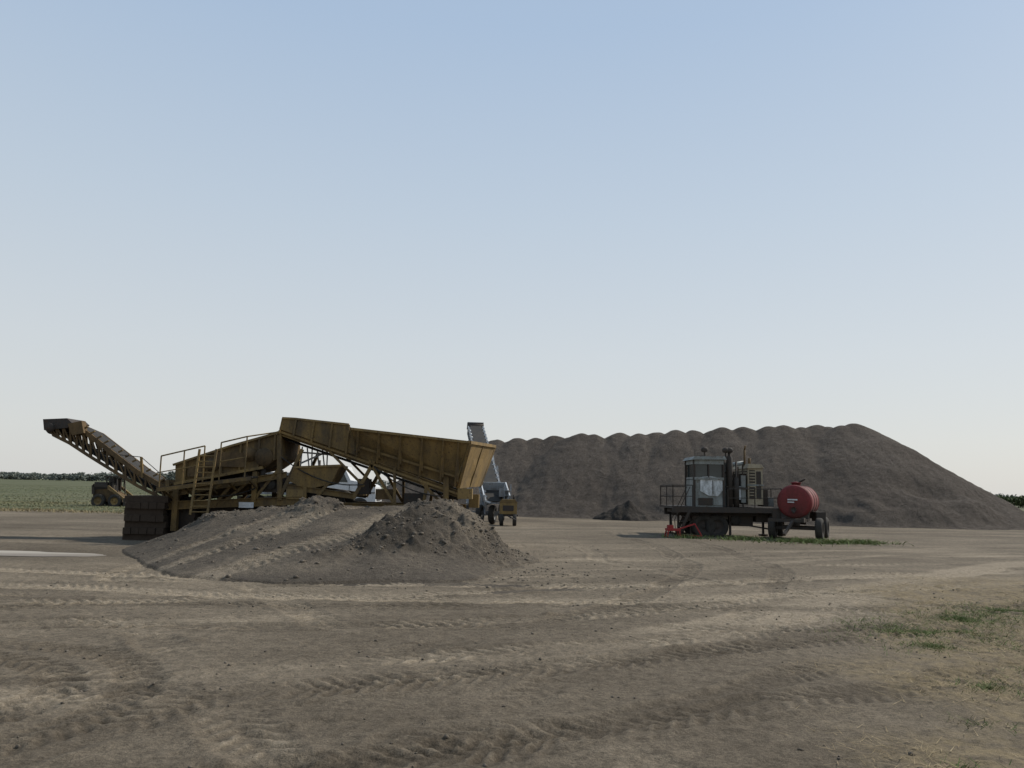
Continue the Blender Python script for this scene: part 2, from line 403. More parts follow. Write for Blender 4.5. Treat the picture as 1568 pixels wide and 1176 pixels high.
# ------------------------------------------------------------------ rocks
def rocks(name,px,py,pz,sz,mat):
    t=(1+5**.5)/2
    base=np.array([(-1,t,0),(1,t,0),(-1,-t,0),(1,-t,0),(0,-1,t),(0,1,t),(0,-1,-t),(0,1,-t),(t,0,-1),(t,0,1),(-t,0,-1),(-t,0,1)],float); base/=np.linalg.norm(base[0])
    F=np.array([(0,11,5),(0,5,1),(0,1,7),(0,7,10),(0,10,11),(1,5,9),(5,11,4),(11,10,2),(10,7,6),(7,1,8),(3,9,4),(3,4,2),(3,2,6),(3,6,8),(3,8,9),(4,9,5),(2,4,11),(6,2,10),(8,6,7),(9,8,1)])
    n=len(px); V=base[None]*(rng.uniform(.6,1.25,(n,12,1)))*(sz[:,None,None])*np.stack([rng.uniform(.7,1.3,n),rng.uniform(.7,1.3,n),rng.uniform(.45,.9,n)],-1)[:,None]
    a=rng.random(n)*6.28; c,s=np.cos(a),np.sin(a)
    x=V[...,0]*c[:,None]-V[...,1]*s[:,None]; y=V[...,0]*s[:,None]+V[...,1]*c[:,None]
    V=np.stack([x+px[:,None],y+py[:,None],V[...,2]+pz[:,None]],-1).reshape(-1,3)
    FF=(F[None]+12*np.arange(n)[:,None,None]).reshape(-1)
    return mesh_np(name,V,FF,3,mat)

# ------------------------------------------------------------------ mound / loading ramp
def seg(X,Y,pts):
    for (a,b) in zip(pts[:-1],pts[1:]):
        ax,ay,ah=a;bx,by,bh=b; L2=(bx-ax)**2+(by-ay)**2
        t=np.clip(((X-ax)*(bx-ax)+(Y-ay)*(by-ay))/L2,0,1)
        d=np.hypot(X-(ax+t*(bx-ax)),Y-(ay+t*(by-ay))); h=ah+t*(bh-ah)
        yield d,h
def mound_z(X,Y):
    wx=X+fbm(X*.9,Y*.9,4,101)*.40; wy=Y+fbm(X*.9+9,Y*.9,4,102)*.40
    r=X*0-1
    for d,h in seg(wx,wy,[(-1.7,19.6,1.55),(-2.1,18.2,1.30),(-2.9,16.8,.80),(-3.8,15.8,.45)]): r=np.maximum(r,h-.66*np.sqrt(d*d+.04))
    r=np.maximum(r, 1.40-.5*np.sqrt((wx+2.4)**2+(wy-20.8)**2+.1))
    l=X*0-1
    for d,h in seg(wx,wy,[(-9.1,21.3,.12),(-8.1,21.2,.70),(-7.3,21,1.02),(-5.8,21,1.20),(-4.9,20.8,1.52)]): l=np.maximum(l,h-.55*np.sqrt(d*d+.05))
    toe=np.interp(X,[-10,-8,-6,-4,-2],[20.4,17.4,14.6,13.8,14.6])
    crest=np.interp(X,[-9.7,-8.6,-7.4,-5.8,-4.6,-3,-2,-1,-.2],[0,.38,.80,1.02,1.12,1.17,1.1,.6,0])
    f=np.clip((wy*.3+Y*.7-toe)/(20.8-toe),-.2,1)
    rp=crest*f; rp=rp*(1-sstep(22.6,24.6,Y))-sstep(22.6,24.6,Y)*.1
    rough=np.maximum(r,l)
    k=.14
    m=np.maximum(rough,rp)+k*np.exp(-np.abs(rough-rp)/k)*.4
    isr=sstep(-.04,.12,rough-rp)
    foot=sstep(0.0,.30,m)
    lump=np.clip(fbm(X*3.2,Y*3.2,3,118)+.05,0,1)*.22
    m=m+foot*(isr*(fbm(X*1.6,Y*1.6,4,110)*.14+lump*sstep(-.2,.3,fbm(X*.8,Y*.8,2,119))+np.abs(fbm(X*6,Y*6,3,111))*.10)+(1-isr)*(fbm(X*1.2,Y*1.2,3,112)*.05+fbm(X*7,Y*7,3,114)*.02))
    m=np.where(m<.04,.04-(.04-m)*.5-.04,m)-.02
    q=(X+6.6)-(Y-14.2)*.48; al=Y*1.1+X*.4
    tr=0; lugs=0
    for c0,wd in ((-2.0,.20),(-.75,.32),(1.15,.40)): 
        dq=q-c0+fbm(Y*.6,X*.3,3,116)*.30
        e=np.abs(dq)/wd; ins=1-sstep(.7,1.2,e); tr=tr+ins*(.5+.5*sstep(-.3,.3,fbm(X*1.5,Y*1.5,3,117)))
        lugs=lugs+ins*(sstep(-.2,.4,np.sin(2*np.pi*(al+np.abs(dq)*.8)/.26))-.5)
    sunlit_right=sstep(-2.2,-1.2,X)
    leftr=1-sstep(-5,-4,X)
    tone=.36+fbm(X*.8,Y*.8,4,115)*.26+(1-isr)*(np.minimum(tr,1)*.38+.14+lugs*.20)-isr*.16+isr*sunlit_right*.30+isr*leftr*.26  # rough heap darker: fresh gravel plus painted shade; right flank and left ridge painted sunlit
    m=m+(1-isr)*foot*(-np.minimum(tr,1)*.05+lugs*.04)
    return m,tone,isr
ms=np.arange(-11.5,2.0,.038); my=np.arange(13,26,.045)
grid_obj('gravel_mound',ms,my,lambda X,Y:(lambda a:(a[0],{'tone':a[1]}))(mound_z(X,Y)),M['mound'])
n=16000
px=rng.uniform(-10,1.2,n);py=rng.uniform(14,22.5,n); z,_,isr=mound_z(px,py)
keep=(z>.03)&(rng.random(n)<(.04+.9*isr*vnoise(px*1.3,py*1.3,120))); px,py,z=px[keep],py[keep],z[keep]
sz=.012+.05*rng.random(len(px))**4
rocks('mound_clods',px,py,z+sz*.1,sz,M['rock'])
n=4200
px=rng.uniform(-8,9,n);py=4.5+22*rng.random(n)**1.3; z,_,_=ground_z(px,py)
zm,_,_=mound_z(px,py); cl=vnoise(px*.9,py*.9,130)>.4; keep=(zm<0)&cl; px,py,z=px[keep],py[keep],z[keep]
sz=.004+.02*rng.random(len(px))**4
rocks('loose_stones',px,py,z+sz*.2,sz,M['rock'])
n=500
px=rng.normal(-.4,1.4,n);py=rng.normal(17,1.6,n); zm,_,_=mound_z(px,py); z,_,_=ground_z(px,py)
keep=(zm<.02)&(py>14); px,py,z=px[keep],py[keep],z[keep]; sz=.010+.03*rng.random(len(px))**3
rocks('mound_crumbs',px,py,z+sz*.1,sz,M['rock'])

# ------------------------------------------------------------------ stockpile
cones=[]
xA,yA,hA=-2.4,61.0,5.45; xB,yB,hB=23.85,56.0,6.75
L=math.hypot(xB-xA,yB-yA); s_=0
while s_<L:
    k=s_/L
    cones.append((xA+(xB-xA)*k+R.uniform(-.25,.25),yA+(yB-yA)*k+R.uniform(-.5,.5),hA+(hB-hA)*(k**1.0)+.32+R.uniform(-.12,.12)))
    s_+= (1.95-1.15*k)*R.uniform(.6,1.4)
cones.append((xB,yB,hB+.35))
cones.append((xA-1.4,yA+1,hA-.6))
def pile_z(X,Y):
    wx=X+fbm(X*.35,Y*.35,3,201)*.30+fbm(X*1.3,Y*1.3,3,208)*.14; wy=Y+fbm(X*.35,Y*.35,3,202)*.35
    z=X*0-9
    for cx,cy,h in cones: z=np.maximum(z,h-.615*np.sqrt((wx-cx)**2+(wy-cy)**2+.22))
    low=1-sstep(.5,3.2,z)
    top=sstep(4.8,6.0,z)
    z=z+(1-top*.7)*(fbm(X*.5,Y*.3,4,203)*.08+fbm(X*2.4,Y*1.0,4,204)*.05+np.abs(fbm(X*3,Y*1.5,3,207))*.05)+low*fbm(X*.45,Y*.45,4,205)*.38
    q=np.exp(-(((X-25.0)/1.7)**2+((Y-48.3)/1.0)**2)); z=z-q*.65
    q=np.exp(-(((X-27.3)/2.2)**2+((Y-47.3)/1.0)**2)); z=z+q*.35
    k=.22; z=k*np.logaddexp(0,z/k)-.10
    return z
grid_obj('gravel_stockpile',np.arange(-17,40.6,.12),np.arange(42.5,74,.12),lambda X,Y:(pile_z(X,Y),{}),M['pile'])
def heap(name,cx,cy,r,h,mat,seed,el=1.0):
    def f(X,Y):
        d=np.sqrt(((X-cx)/el)**2+(Y-cy)**2)+fbm(X*1.3,Y*1.3,3,seed)*.35
        return np.maximum(h*(1-d/r),-.05)-.02+np.where(d<r,fbm(X*3,Y*3,3,seed+1)*.09,0),{}
    grid_obj(name,np.arange(cx-r*el*1.5,cx+r*el*1.5,.06),np.arange(cy-r*1.5,cy+r*1.5,.06),f,mat)
heap('dark_gravel_heap',7.1,48.4,1.4,1.15,M['darkgravel'],301,1.4)

# ------------------------------------------------------------------ screening plant
S=elevation(23.5); u_=23.5/1241
mb=MB('screening_plant'); Yw=2.3
def para(poly,d0,d1,mat): mb.extr([S(u,v,d0) for u,v in poly],(0,d1-d0,0),mat)
for d in (.15,2.05):
    mb.beam(S(424,660,d),S(706,757,d),.12,.20,'yellow',True)
    mb.beam(S(424,660,d-.09),S(706,757,d-.09),.02,.06,'yellow2')
for k in range(12):
    t=k/11; u=430+270*t; v=664+90*t
    mb.beam(S(u,v,.2),S(u,v,2.0),.07,.07,'steel')
mb.beam(S(430,652,1.1),S(704,746,1.1),1.5,.03,'rubber')
mb.beam(S(430,672,1.1),S(704,766,1.1),1.4,.03,'rubber')
mb.tube(S(434,660,.25),S(434,660,1.95),.17,'rubber',16)
mb.tube(S(700,756,.25),S(700,756,1.95),.17,'rubber',16)
for d in (0.02,2.2):
    mb.plate([S(430,640,d),S(450,641,d),S(533,650,d),S(541,661,d),S(545,697,d),S(426,657,d)],.03,'yellow')
    mb.beam(S(430,640,d),S(450,641,d),.10,.06,'yellow2'); mb.beam(S(450,641,d),S(533,650,d),.10,.06,'yellow2')
for u in (452,480,508,534):
    mb.beam(S(u,641+(u-440)*.1,-.03),S(u-3,660+(u-430)*.34,-.03),.05,.05,'yellow')
mb.plate([S(430,640,0),S(430,640,2.2),S(426,664,2.2),S(426,664,0)],.03,'yellow')
mb.plate([S(541,658,-.35),S(722,679,-.45),S(702,733,.1),S(548,686,.1)],.03,'yellow2')
mb.plate([S(548,686,.1),S(702,733,.1),S(702,746,.14),S(548,698,.14)],.03,'yellow')
mb.plate([S(541,658,2.55),S(722,679,2.65),S(702,733,2.1),S(548,686,2.1)],.03,'yellow')
mb.beam(S(541,658,-.36),S(722,679,-.46),.10,.07,'yellow2')
mb.beam(S(541,658,2.56),S(722,679,2.66),.10,.07,'yellow2')
mb.plate([S(541,658,-.35),S(541,658,2.55),S(548,690,2.1),S(548,690,.1)],.03,'yellow')
A=S(722,679,-.45); Bf=Vector((-.52,26.35,3.05)); C=Vector((-.95,25.75,1.75)); D=S(704,748,.1)
mb.plate([A,Bf,C,D],.04,'yellow2'); mb.beam(A,Bf,.09,.09,'yellow2')
mb.beam(A+Vector((0,0,-.05)),D,.09,.07,'yellow'); mb.beam(Bf,C,.09,.07,'yellow')
mb.beam((A+Bf)/2,(C+D)/2,.08,.06,'yellow')
mb.plate([S(722,679,2.65),Bf,C,S(704,748,2.1)],.03,'yellow')
for k,u in enumerate((552,584,617,650,682,705)):
    t=(u-541)/181; tv=658+21*t; bv=686+47*(u-548)/154
    mb.plate([S(u,tv+3,-.36-.1*t),S(u-1,bv+8,.02),S(u-1,bv+4,-.10),],.05,'yellow')
    mb.beam(S(u,tv+2,-.38-.1*t),S(u-5,bv+12,.0),.05,.06,'yellow')
mb.beam(S(550,684,-.07),S(704,731,-.07),.06,.06,'yellow')
for d in (.1,2.1):
    mb.beam(S(574,706,d),S(545,762,d),.10,.10,'yellow'); mb.beam(S(566,705,d),S(606,770,d),.10,.08,'yellow')
    mb.beam(S(606,716,d),S(608,775,d),.08,.08,'yellow')
    mb.beam(S(686,728,d),S(687,795,d),.18,.16,'yellow'); mb.beam(S(640,730,d),S(684,775,d),.08,.08,'yellow')
    mb.beam(S(657,738,d),S(650,790,d),.09,.09,'yellow')
    mb.beam(S(505,692,d),S(560,745,d),.07,.07,'yellow')
    mb.beam(S(520,775,d),S(712,780,d),.14,.22,'yellow',True)
mb.beam(S(545,757,.1),S(545,757,2.1),.1,.1,'yellow'); mb.beam(S(687,770,.1),S(687,770,2.1),.12,.12,'yellow')
mb.box(S(716,756,.1),(.42,.45,.30),'yellow2'); mb.box(S(727,768,1.3),(.3,.5,.4),'yellow')
# screen box
scr=[(268,712),(300,700),(352,684),(412,664),(428,666),(430,698),(404,716),(340,730),(270,742)]
para(scr,.1,2.2,'yellow')
mb.beam(S(266,712,.04),S(352,683,.04),.08,.06,'yellow2'); mb.beam(S(352,683,.04),S(426,662,.04),.08,.06,'yellow2')
mb.beam(S(270,741,.04),S(404,716,.04),.10,.08,'yellow2')
for u,t_,b_ in ((285,706,738),(312,697,734),(340,688,729),(368,679,723),(396,670,717),(420,664,705)):
    mb.beam(S(u,t_,.05),S(u,b_,.05),.06,.05,'yellow')
for u,v in ((325,712),(382,696)):
    mb.lathe(S(u,v,.1),(0,-1,0),[(.2,0),(.2,.08),(.12,.1),(.12,.2),(0,.2)],'rust',16)
mb.lathe(S(405,700,.1),(0,-1,0),[(.26,0),(.26,.12),(0,.12)],'rust',24)
mb.box(S(352,704,.02),(.9,.03,.42),'rust'); mb.box(S(300,722,.02),(.4,.03,.3),'rust')
for u,v in ((280,742),(312,736),(375,724),(402,718)):
    mb.tube(S(u,v,.2),S(u,v+14,.2),.07,'steel',10); mb.tube(S(u,v,2.1),S(u,v+14,2.1),.07,'steel',10)
for d in (.12,2.15):
    mb.beam(S(258,757,d),S(440,727,d),.16,.18,'yellow',True)
    mb.beam(S(255,774,d),S(470,766,d),.18,.24,'yellow',True)
    mb.beam(S(273,745,d),S(273,812,d),.17,.16,'yellow'); mb.beam(S(300,750,d),S(300,775,d),.09,.09,'yellow')
    mb.beam(S(392,722,d),S(392,776,d),.15,.13,'yellow'); mb.beam(S(360,738,d),S(330,776,d),.09,.09,'yellow')
    mb.beam(S(425,660,d),S(432,766,d),.13,.13,'yellow'); mb.beam(S(430,766,d),S(462,688,d),.09,.09,'yellow')
    mb.beam(S(392,765,d),S(430,715,d),.08,.08,'yellow'); mb.beam(S(345,770,d),S(385,735,d),.08,.08,'yellow')
    mb.beam(S(300,770,d),S(340,742,d),.07,.07,'yellow')
    mb.beam(S(440,745,d),S(545,760,d),.12,.16,'yellow',True)
mb.beam(S(430,700,.1),S(430,700,2.2),.1,.1,'yellow')
for u in (262,330,392,450): mb.beam(S(u,772,.12),S(u,772,2.15),.1,.14,'yellow')
mb.extr([S(285,742,.35),S(395,726,.35),S(370,757,.6),S(310,762,.6)],(0,1.5,0),'rust')
mb.extr([S(258,776,.3),S(300,776,.3),S(296,818,.4),S(262,820,.4)],(0,1.4,0),'steel')
mb.extr([S(302,778,.5),S(420,774,.5),S(400,800,.6),S(310,806,.6)],(0,1.2,0),'steel')
mb.beam(S(250,768,1.1),S(500,735,1.1),.8,.12,'steel')
# side chute
mb.plate([S(452,716,.0),S(523,713,.0),S(509,741,.1),S(470,750,.15),S(444,736,.1)],.04,'yellow2')
mb.plate([S(452,716,1.1),S(523,713,1.1),S(509,741,1.0),S(470,750,1.0),S(444,736,1.0)],.04,'yellow')
mb.plate([S(523,713,0),S(523,713,1.1),S(509,741,1.0),S(509,741,.1)],.04,'yellow')
mb.beam(S(452,716,-.02),S(525,713,-.02),.08,.06,'yellow2')
mb.beam(S(470,745,.1),S(470,770,.1),.1,.1,'yellow'); mb.beam(S(505,740,.1),S(480,772,.1),.08,.08,'yellow')
for u in (447,455,463,471,480,488):
    mb.tube(S(u,684+R.uniform(-4,4),1.2),S(u+R.uniform(-4,6),716,1.2),.022,'white',6)
mb.beam(S(445,690,1.2),S(494,694,1.2),.05,.05,'white'); mb.beam(S(445,708,1.2),S(490,688,1.2),.05,.05,'white')
mb.box(S(415,742,.5),(.6,.6,.45),'steel'); mb.lathe(S(415,742,.2),(0,-1,0),[(.16,0),(.16,.08),(0,.08)],'rubber',16)
mb.box(S(455,757,.3),(.5,.5,.28),'yellow2')
mb.box(S(383,773,-.02),(.42,.03,.16),'white')
mb.box(S(556,745,.6),(.35,.4,.45),'steel'); mb.box(S(590,757,.5),(.5,.5,.3),'rust'); mb.box(S(636,765,.6),(.6,.5,.35),'steel')
# hydraulic hoses
for (a,b,sag) in (((432,700),(560,742),14),((300,755),(395,748),8),((575,715),(680,760),10)):
    pv=None
    for i in range(11):
        t=i/10; p=S(a[0]+(b[0]-a[0])*t,a[1]+(b[1]-a[1])*t+sag*4*t*(1-t),-.02)
        if pv is not None: mb.tube(pv,p,.018,'rubber',5)
        pv=p
# walkway with rail
mb.beam(S(262,748,-.45),S(400,731,-.45),.6,.05,'steel'); mb.beam(S(262,750,-.74),S(400,733,-.74),.04,.10,'yellow')
for u in (268,300,335,365,396):
    v=748-(u-262)*.123; mb.beam(S(u,v+3,-.7),S(u,v+16,.1),.04,.05,'yellow')
def railv(pts,top,d):
    for (a,b),(c,e) in zip(zip(pts[:-1],pts[1:]),zip(top[:-1],top[1:])):
        mb.tube(S(*c,d),S(*e,d),.022,'yellow2',6)
        mb.tube(S((c[0]+a[0])/2,(c[1]+a[1])/2,d),S((e[0]+b[0])/2,(e[1]+b[1])/2,d),.016,'yellow2',6)
    for a,c in zip(pts,top): mb.tube(S(*a,d),S(*c,d),.02,'yellow2',6)
railv([(264,748),(298,744),(328,740)],[(264,700),(298,692),(328,685)],-.72)
railv([(352,737),(390,732)],[(352,680),(390,671)],-.72)
mb.tube(S(390,671,-.72),S(426,662,-.1),.022,'yellow2',6)
railv([(268,712),(330,692)],[(266,698),(330,683)],2.3)
for u in (322,347): mb.beam(S(u,690,-.80),S(u-4,786,-.95),.04,.06,'yellow2')
for k in range(11):
    v=700+k*8.2; mb.tube(S(322-k*.35,v,-.82-k*.013),S(347-k*.35,v,-.82-k*.013),.016,'yellow2',6)
for u in (470,505): 
    mb.wheel(S(u,775,.4),(0,1,0),.48,.28); mb.wheel(S(u,775,2.0),(0,1,0),.48,.28)
# left discharge conveyor
S0=S
def S(u,v,d=0.0):
    return S0(u-11*(250-u)/185 if u<250 else u, v-2.5*(250-u)/185 if u<250 else v, d)
top=[(68,650),(100,652),(128,664),(165,692),(205,722),(258,752)]
bot=[(78,667),(104,680),(132,698),(168,720),(208,744),(252,766)]
for d in (.35,1.25):
    for a,b in zip(top[:-1],top[1:]): mb.beam(S(*a,d),S(*b,d),.07,.13,'rust')
    for a,b in zip(bot[:-1],bot[1:]): mb.beam(S(*a,d),S(*b,d),.06,.08,'rust')
    m1=[]
    for i in range(15):
        f=i/14*(len(top)-1); j=min(int(f),len(top)-2); g=f-j
        tp=(top[j][0]*(1-g)+top[j+1][0]*g,top[j][1]*(1-g)+top[j+1][1]*g); bp=(bot[j][0]*(1-g)+bot[j+1][0]*g,bot[j][1]*(1-g)+bot[j+1][1]*g)
        mb.beam(S(*tp,d),S(*bp,d),.05,.05,'rust'); m1.append((tp,bp))
    for (a,b),(c,e) in zip(m1[:-1],m1[1:]): mb.beam(S(*a,d),S(*e,d),.04,.04,'rust')
for a,b in zip(top[:-1],top[1:]): mb.beam(S(a[0],a[1]-3,.8),S(b[0],b[1]-3,.8),.75,.03,'rubber')
for a,b in zip(bot[:-1],bot[1:]): mb.beam(S(a[0],a[1]-5,.8),S(b[0],b[1]-5,.8),.75,.03,'rubber')
for i in range(13):
    f=i/12; u=125+130*f; v=662+87*f
    mb.beam(S(u,v-8,.35),S(u+1,v-8+2,.35),.05,.14,'yellow')
mb.tube(S(74,656,.4),S(74,656,1.2),.19,'rubber',20)
mb.extr([S(63,643,.28),S(98,641,.28),S(106,648,.28),S(100,656,.28),S(66,660,.28)],(0,1.02,0),'steel')
mb.lathe(S(76,656,.28),(0,-1,0),[(.13,0),(.13,.12),(0,.12)],'steel',16)
mb.extr([S(102,650,.2),S(122,645,.2),S(127,664,.2),S(110,668,.2)],(0,.25,0),'rust')
mb.beam(S(212,700,.3),S(216,732,.3),.06,.06,'yellow'); mb.tube(S(180,697,.3),S(212,700,.3),.012,'steel',5); mb.tube(S(212,700,.3),S(262,740,.2),.012,'steel',5)
mb.beam(S(248,772,.45),S(264,745,.3),.1,.1,'yellow'); mb.extr([S(240,735,.4),S(266,735,.4),S(266,772,.4),S(246,764,.4)],(0,.95,0),'rust')
mb.beam(S(258,735,.1),S(262,775,.1),.1,.1,'yellow')
S=S0
plant=mb.done()
# timber cribbing under the tail
mb=MB('timber_cribbing'); 
bx=S(233,800,.2)
for k in range(7):
    z=.09+k*.18; jx=R.uniform(-.04,.04)
    if k%2==0:
        for j in range(4): mb.box((bx.x+jx+R.uniform(-.04,.04),bx.y+j*.42-.2,z),(1.15+R.uniform(-.1,.1),.26,.178),'wood')
    else:
        for j in range(5): mb.box((bx.x-.46+j*.23,bx.y+.43+R.uniform(-.03,.03),z),(.215,1.65,.178),'wood')
mb.done()

# ------------------------------------------------------------------ stacker conveyor behind
mb=MB('stacking_conveyor')
T=Vector((-.65,38.2,1.0)); H=Vector((-2.2,49.5,5.45)); ax=(H-T).normalized(); sd=ax.cross(Vector((0,0,1))).normalized(); up=sd.cross(ax)
for s in (-.45,.45):
    mb.beam(T+sd*s,H+sd*s,.08,.14,'blue'); mb.beam(T+sd*s-up*.6,H+sd*s-up*.45,.07,.09,'blue')
    for k in range(15):
        a=T.lerp(H,k/14)+sd*s; mb.beam(a,a-up*.55,.05,.05,'blue')
        if k<14: mb.beam(a,T.lerp(H,(k+1)/14)+sd*s-up*.52,.04,.04,'blue')
mb.beam(T+up*.08,H+up*.08,.7,.03,'rubber')
for k in range(20):
    a=T.lerp(H,k/19); mb.beam(a-sd*.47,a+sd*.47,.05,.05,'blue'); mb.beam(a-sd*.5+up*.1,a-sd*.25+up*.02,.08,.08,'white'); mb.beam(a+sd*.5+up*.1,a+sd*.25+up*.02,.08,.08,'white')
mb.tube(H-sd*.5,H+sd*.5,.2,'steel',16)
mb.plate([H+sd*-.5+up*.25,H+sd*.5+up*.25,H+sd*.5-up*.3+ax*.3,H-sd*.5-up*.3+ax*.3],.03,'blue')
for s in (-.55,.55):
    mb.plate([T+sd*s*1.1+up*.5-ax*.3,T+sd*s*1.1+up*.5+ax*1.4,T+sd*s*.9-up*.1+ax*1.4,T+sd*s*.9-up*.1-ax*.3],.03,'blue')
    mb.beam(T+sd*s*1.1+up*.5-ax*.3,T+sd*s*1.1+up*.5+ax*1.4,.05,.05,'white')
mb.plate([T-sd*.6+up*.5+ax*1.4,T+sd*.6+up*.5+ax*1.4,T+sd*.45+up*.1+ax*1.4,T-sd*.45+up*.1+ax*1.4],.03,'blue')
Mi=T.lerp(H,.42)
for s in (-.6,.6):
    b=Vector((Mi.x+s*1.5,42.0,.45)); mb.beam(Mi+sd*s,b,.1,.1,'blue'); mb.beam(T.lerp(H,.68)+sd*s,b,.1,.1,'blue'); mb.wheel(b,(1,.1,0),.45,.28)
mb.beam(Vector((Mi.x-.9,42,.45)),Vector((Mi.x+.9,42,.45)),.12,.12,'blue')
for x in (-1.35,-.75): 
    mb.wheel((x-.05,38.9,.45),(1,-.2,0),.45,.28,hub='blue')
mb.beam(Vector((-1.4,38.9,.5)),Vector((-.4,38.9,.5)),.16,.2,'blue')
mb.beam(Vector((-1.4,38.9,.6)),T.lerp(H,.1)-sd*.5,.09,.09,'blue'); mb.beam(Vector((-.4,38.9,.6)),T.lerp(H,.1)+sd*.5,.09,.09,'blue')
mb.beam(Vector((-1.4,38.9,.6)),T.lerp(H,.25)+sd*.3,.06,.06,'blue')
mb.beam(Vector((-.2,38.4,.5)),T.lerp(H,.3)+sd*.5,.07,.07,'blue'); mb.beam(Vector((-1.2,38.4,.9)),Vector((-.1,38.4,1.2)),.06,.08,'blue')
mb.box((-.3,38.6,1.5),(.4,.5,.4),'blue')
for k in range(6): mb.box((-.1+.0*k,38.2,.5+.22*k),(.3,.25,.03),'blue')
mb.beam((-.25,38.2,.3),(-.25,38.3,1.9),.04,.05,'blue'); mb.beam((.05,38.2,.3),(.05,38.3,1.9),.04,.05,'blue')
mb.done()
mb=MB('yellow_generator')
mb.box((-.05,37.6,.78),(.8,.8,.5),'yellow2'); mb.extr([(-.48,37.2,1.04),(.38,37.2,1.04),(.25,37.2,1.2),(-.35,37.2,1.2)],(0,.8,0),'yellow')
mb.box((-.05,37.6,.48),(.9,.7,.08),'steel'); mb.box((-.05,37.19,.8),(.5,.02,.25),'steel')
mb.wheel((.25,37.3,.28),(1,0,0),.28,.18); mb.wheel((-.35,37.3,.28),(1,0,0),.28,.18); mb.beam((-.05,37.2,.45),(.3,36.6,.3),.05,.05,'steel')
mb.tube((.2,37.5,1.2),(.2,37.5,1.4),.04,'steel'); mb.done()

# white truck behind
def truck(loc):
    mb=MB('white_truck'); x,y,_=loc
    def q(a,b,c): return (x+a,y+b,c)
    prof=[(-.9,.75),(-.9,2.55),(-.6,2.72),(.35,2.7),(.75,1.95),(1.9,1.75),(2.1,1.6),(2.15,.75)]
    mb.extr([q(a,0,c) for a,c in prof],(0,2.1,0),'white')
    mb.plate([q(-.55,-.012,1.85),q(-.55,-.012,2.45),q(.3,-.012,2.45),q(.6,-.012,1.85)],.02,'glass')
    mb.beam(q(-.88,-.01,1.4),q(2.1,-.01,1.3),.02,.05,'steel'); mb.box(q(-.7,-.02,1.2),(.02,.03,.8),'steel'); mb.box(q(.7,-.02,1.3),(.02,.03,.9),'steel')
    mb.box(q(2.16,1.05,1.2),(.06,1.4,.6),'steel'); mb.box(q(2.2,1.05,.7),(.15,2.2,.25),'steel')
    mb.beam(q(-5.5,.5,.85),q(-.9,.5,.85),.12,.25,'steel'); mb.beam(q(-5.5,1.6,.85),q(-.9,1.6,.85),.12,.25,'steel')
    mb.extr([q(-5.6,0,1.1),q(-1.2,0,1.1),q(-1.2,0,2.3),q(-5.9,0,2.3)],(0,2.1,0),'blue')
    for k in range(6): mb.beam(q(-5.3+k*.75,-.03,1.1),q(-5.3+k*.75,-.03,2.3),.06,.08,'blue')
    for a in (1.3,-3.6,-4.8):
        for b in (.1,2.0): mb.wheel(q(a,b,.52),(0,1,0),.52,.3)
    mb.tube(q(-1.0,.1,1.2),q(-1.0,.1,3.0),.06,'steel'); mb.done()
truck((-9.4,44,0))

# ------------------------------------------------------------------ compact loader at left
def loader():
    mb=MB('skid_steer_loader'); x0,y0=-24.6,50
    def q(a,b,c): return Vector((x0+a,y0+b,c))
    mb.extr([q(-1.0,0,.35),q(-1.05,0,1.05),q(-.2,0,1.15),q(.55,0,.7),q(.65,0,.35)],(0,1.3,0),'rust')
    for b in (.15,1.15):
        mb.beam(q(-.35,b,1.05),q(-.3,b,1.85),.06,.06,'steel'); mb.beam(q(.4,b,.8),q(.3,b,1.85),.06,.06,'steel'); mb.beam(q(-.4,b,1.87),q(.4,b,1.87),.07,.07,'steel')
        for k in range(4): mb.beam(q(-.35+k*.2,b,1.1),q(-.32+k*.2,b,1.85),.03,.03,'steel')
    mb.box(q(0,.65,1.9),(.95,1.2,.08),'steel'); mb.box(q(-.15,.65,1.25),(.3,.5,.5),'rubber')
    mb.box(q(-.7,.65,1.3),(.7,1.1,.5),'steel'); mb.box(q(-.3,1.2,1.4),(.8,.04,.8),'steel')
    for b in (-.12,1.42):
        mb.beam(q(-1.0,b,1.35),q(-.1,b,1.3),.1,.16,'steel'); mb.beam(q(-.1,b,1.3),q(1.05,b,.45),.1,.15,'yellow2'); mb.beam(q(-1.0,b,1.35),q(-.95,b,.8),.1,.15,'steel')
        mb.wheel(q(-.6,b,.4),(0,1,0),.42,.28,hub='yellow2',lugs=14); mb.wheel(q(.42,b,.4),(0,1,0),.42,.28,hub='yellow2',lugs=14)
    mb.extr([q(1.0,-.3,.1),q(1.6,-.3,.05),q(1.62,-.3,.1),q(1.15,-.3,.2),q(1.1,-.3,.62),q(1.0,-.3,.6)],(0,1.9,0),'steel')
    mb.done()
loader()

# ------------------------------------------------------------------ plant trailer with cab
W=elevation(31.5,.14); k_=31.5/1241
mb=MB('control_cab_trailer')
def wbox(u0,u1,v0,v1,d0,d1,mat): 
    p=W((u0+u1)/2,(v0+v1)/2,(d0+d1)/2); mb.box(p,((u1-u0)*k_,d1-d0,(v1-v0)*k_),mat)
wbox(1027,1196,776.5,780,-.1,2.6,'steel')
for d in (.45,2.0): mb.beam(W(1030,784,d),W(1196,786,d),.14,.26,'steel',True)
for u in range(1034,1196,18): wbox(u,u+4,780,785,-.08,2.55,'steel')
mb.beam(W(1027,781,-.08),W(1197,783,-.08),.06,.14,'steel')
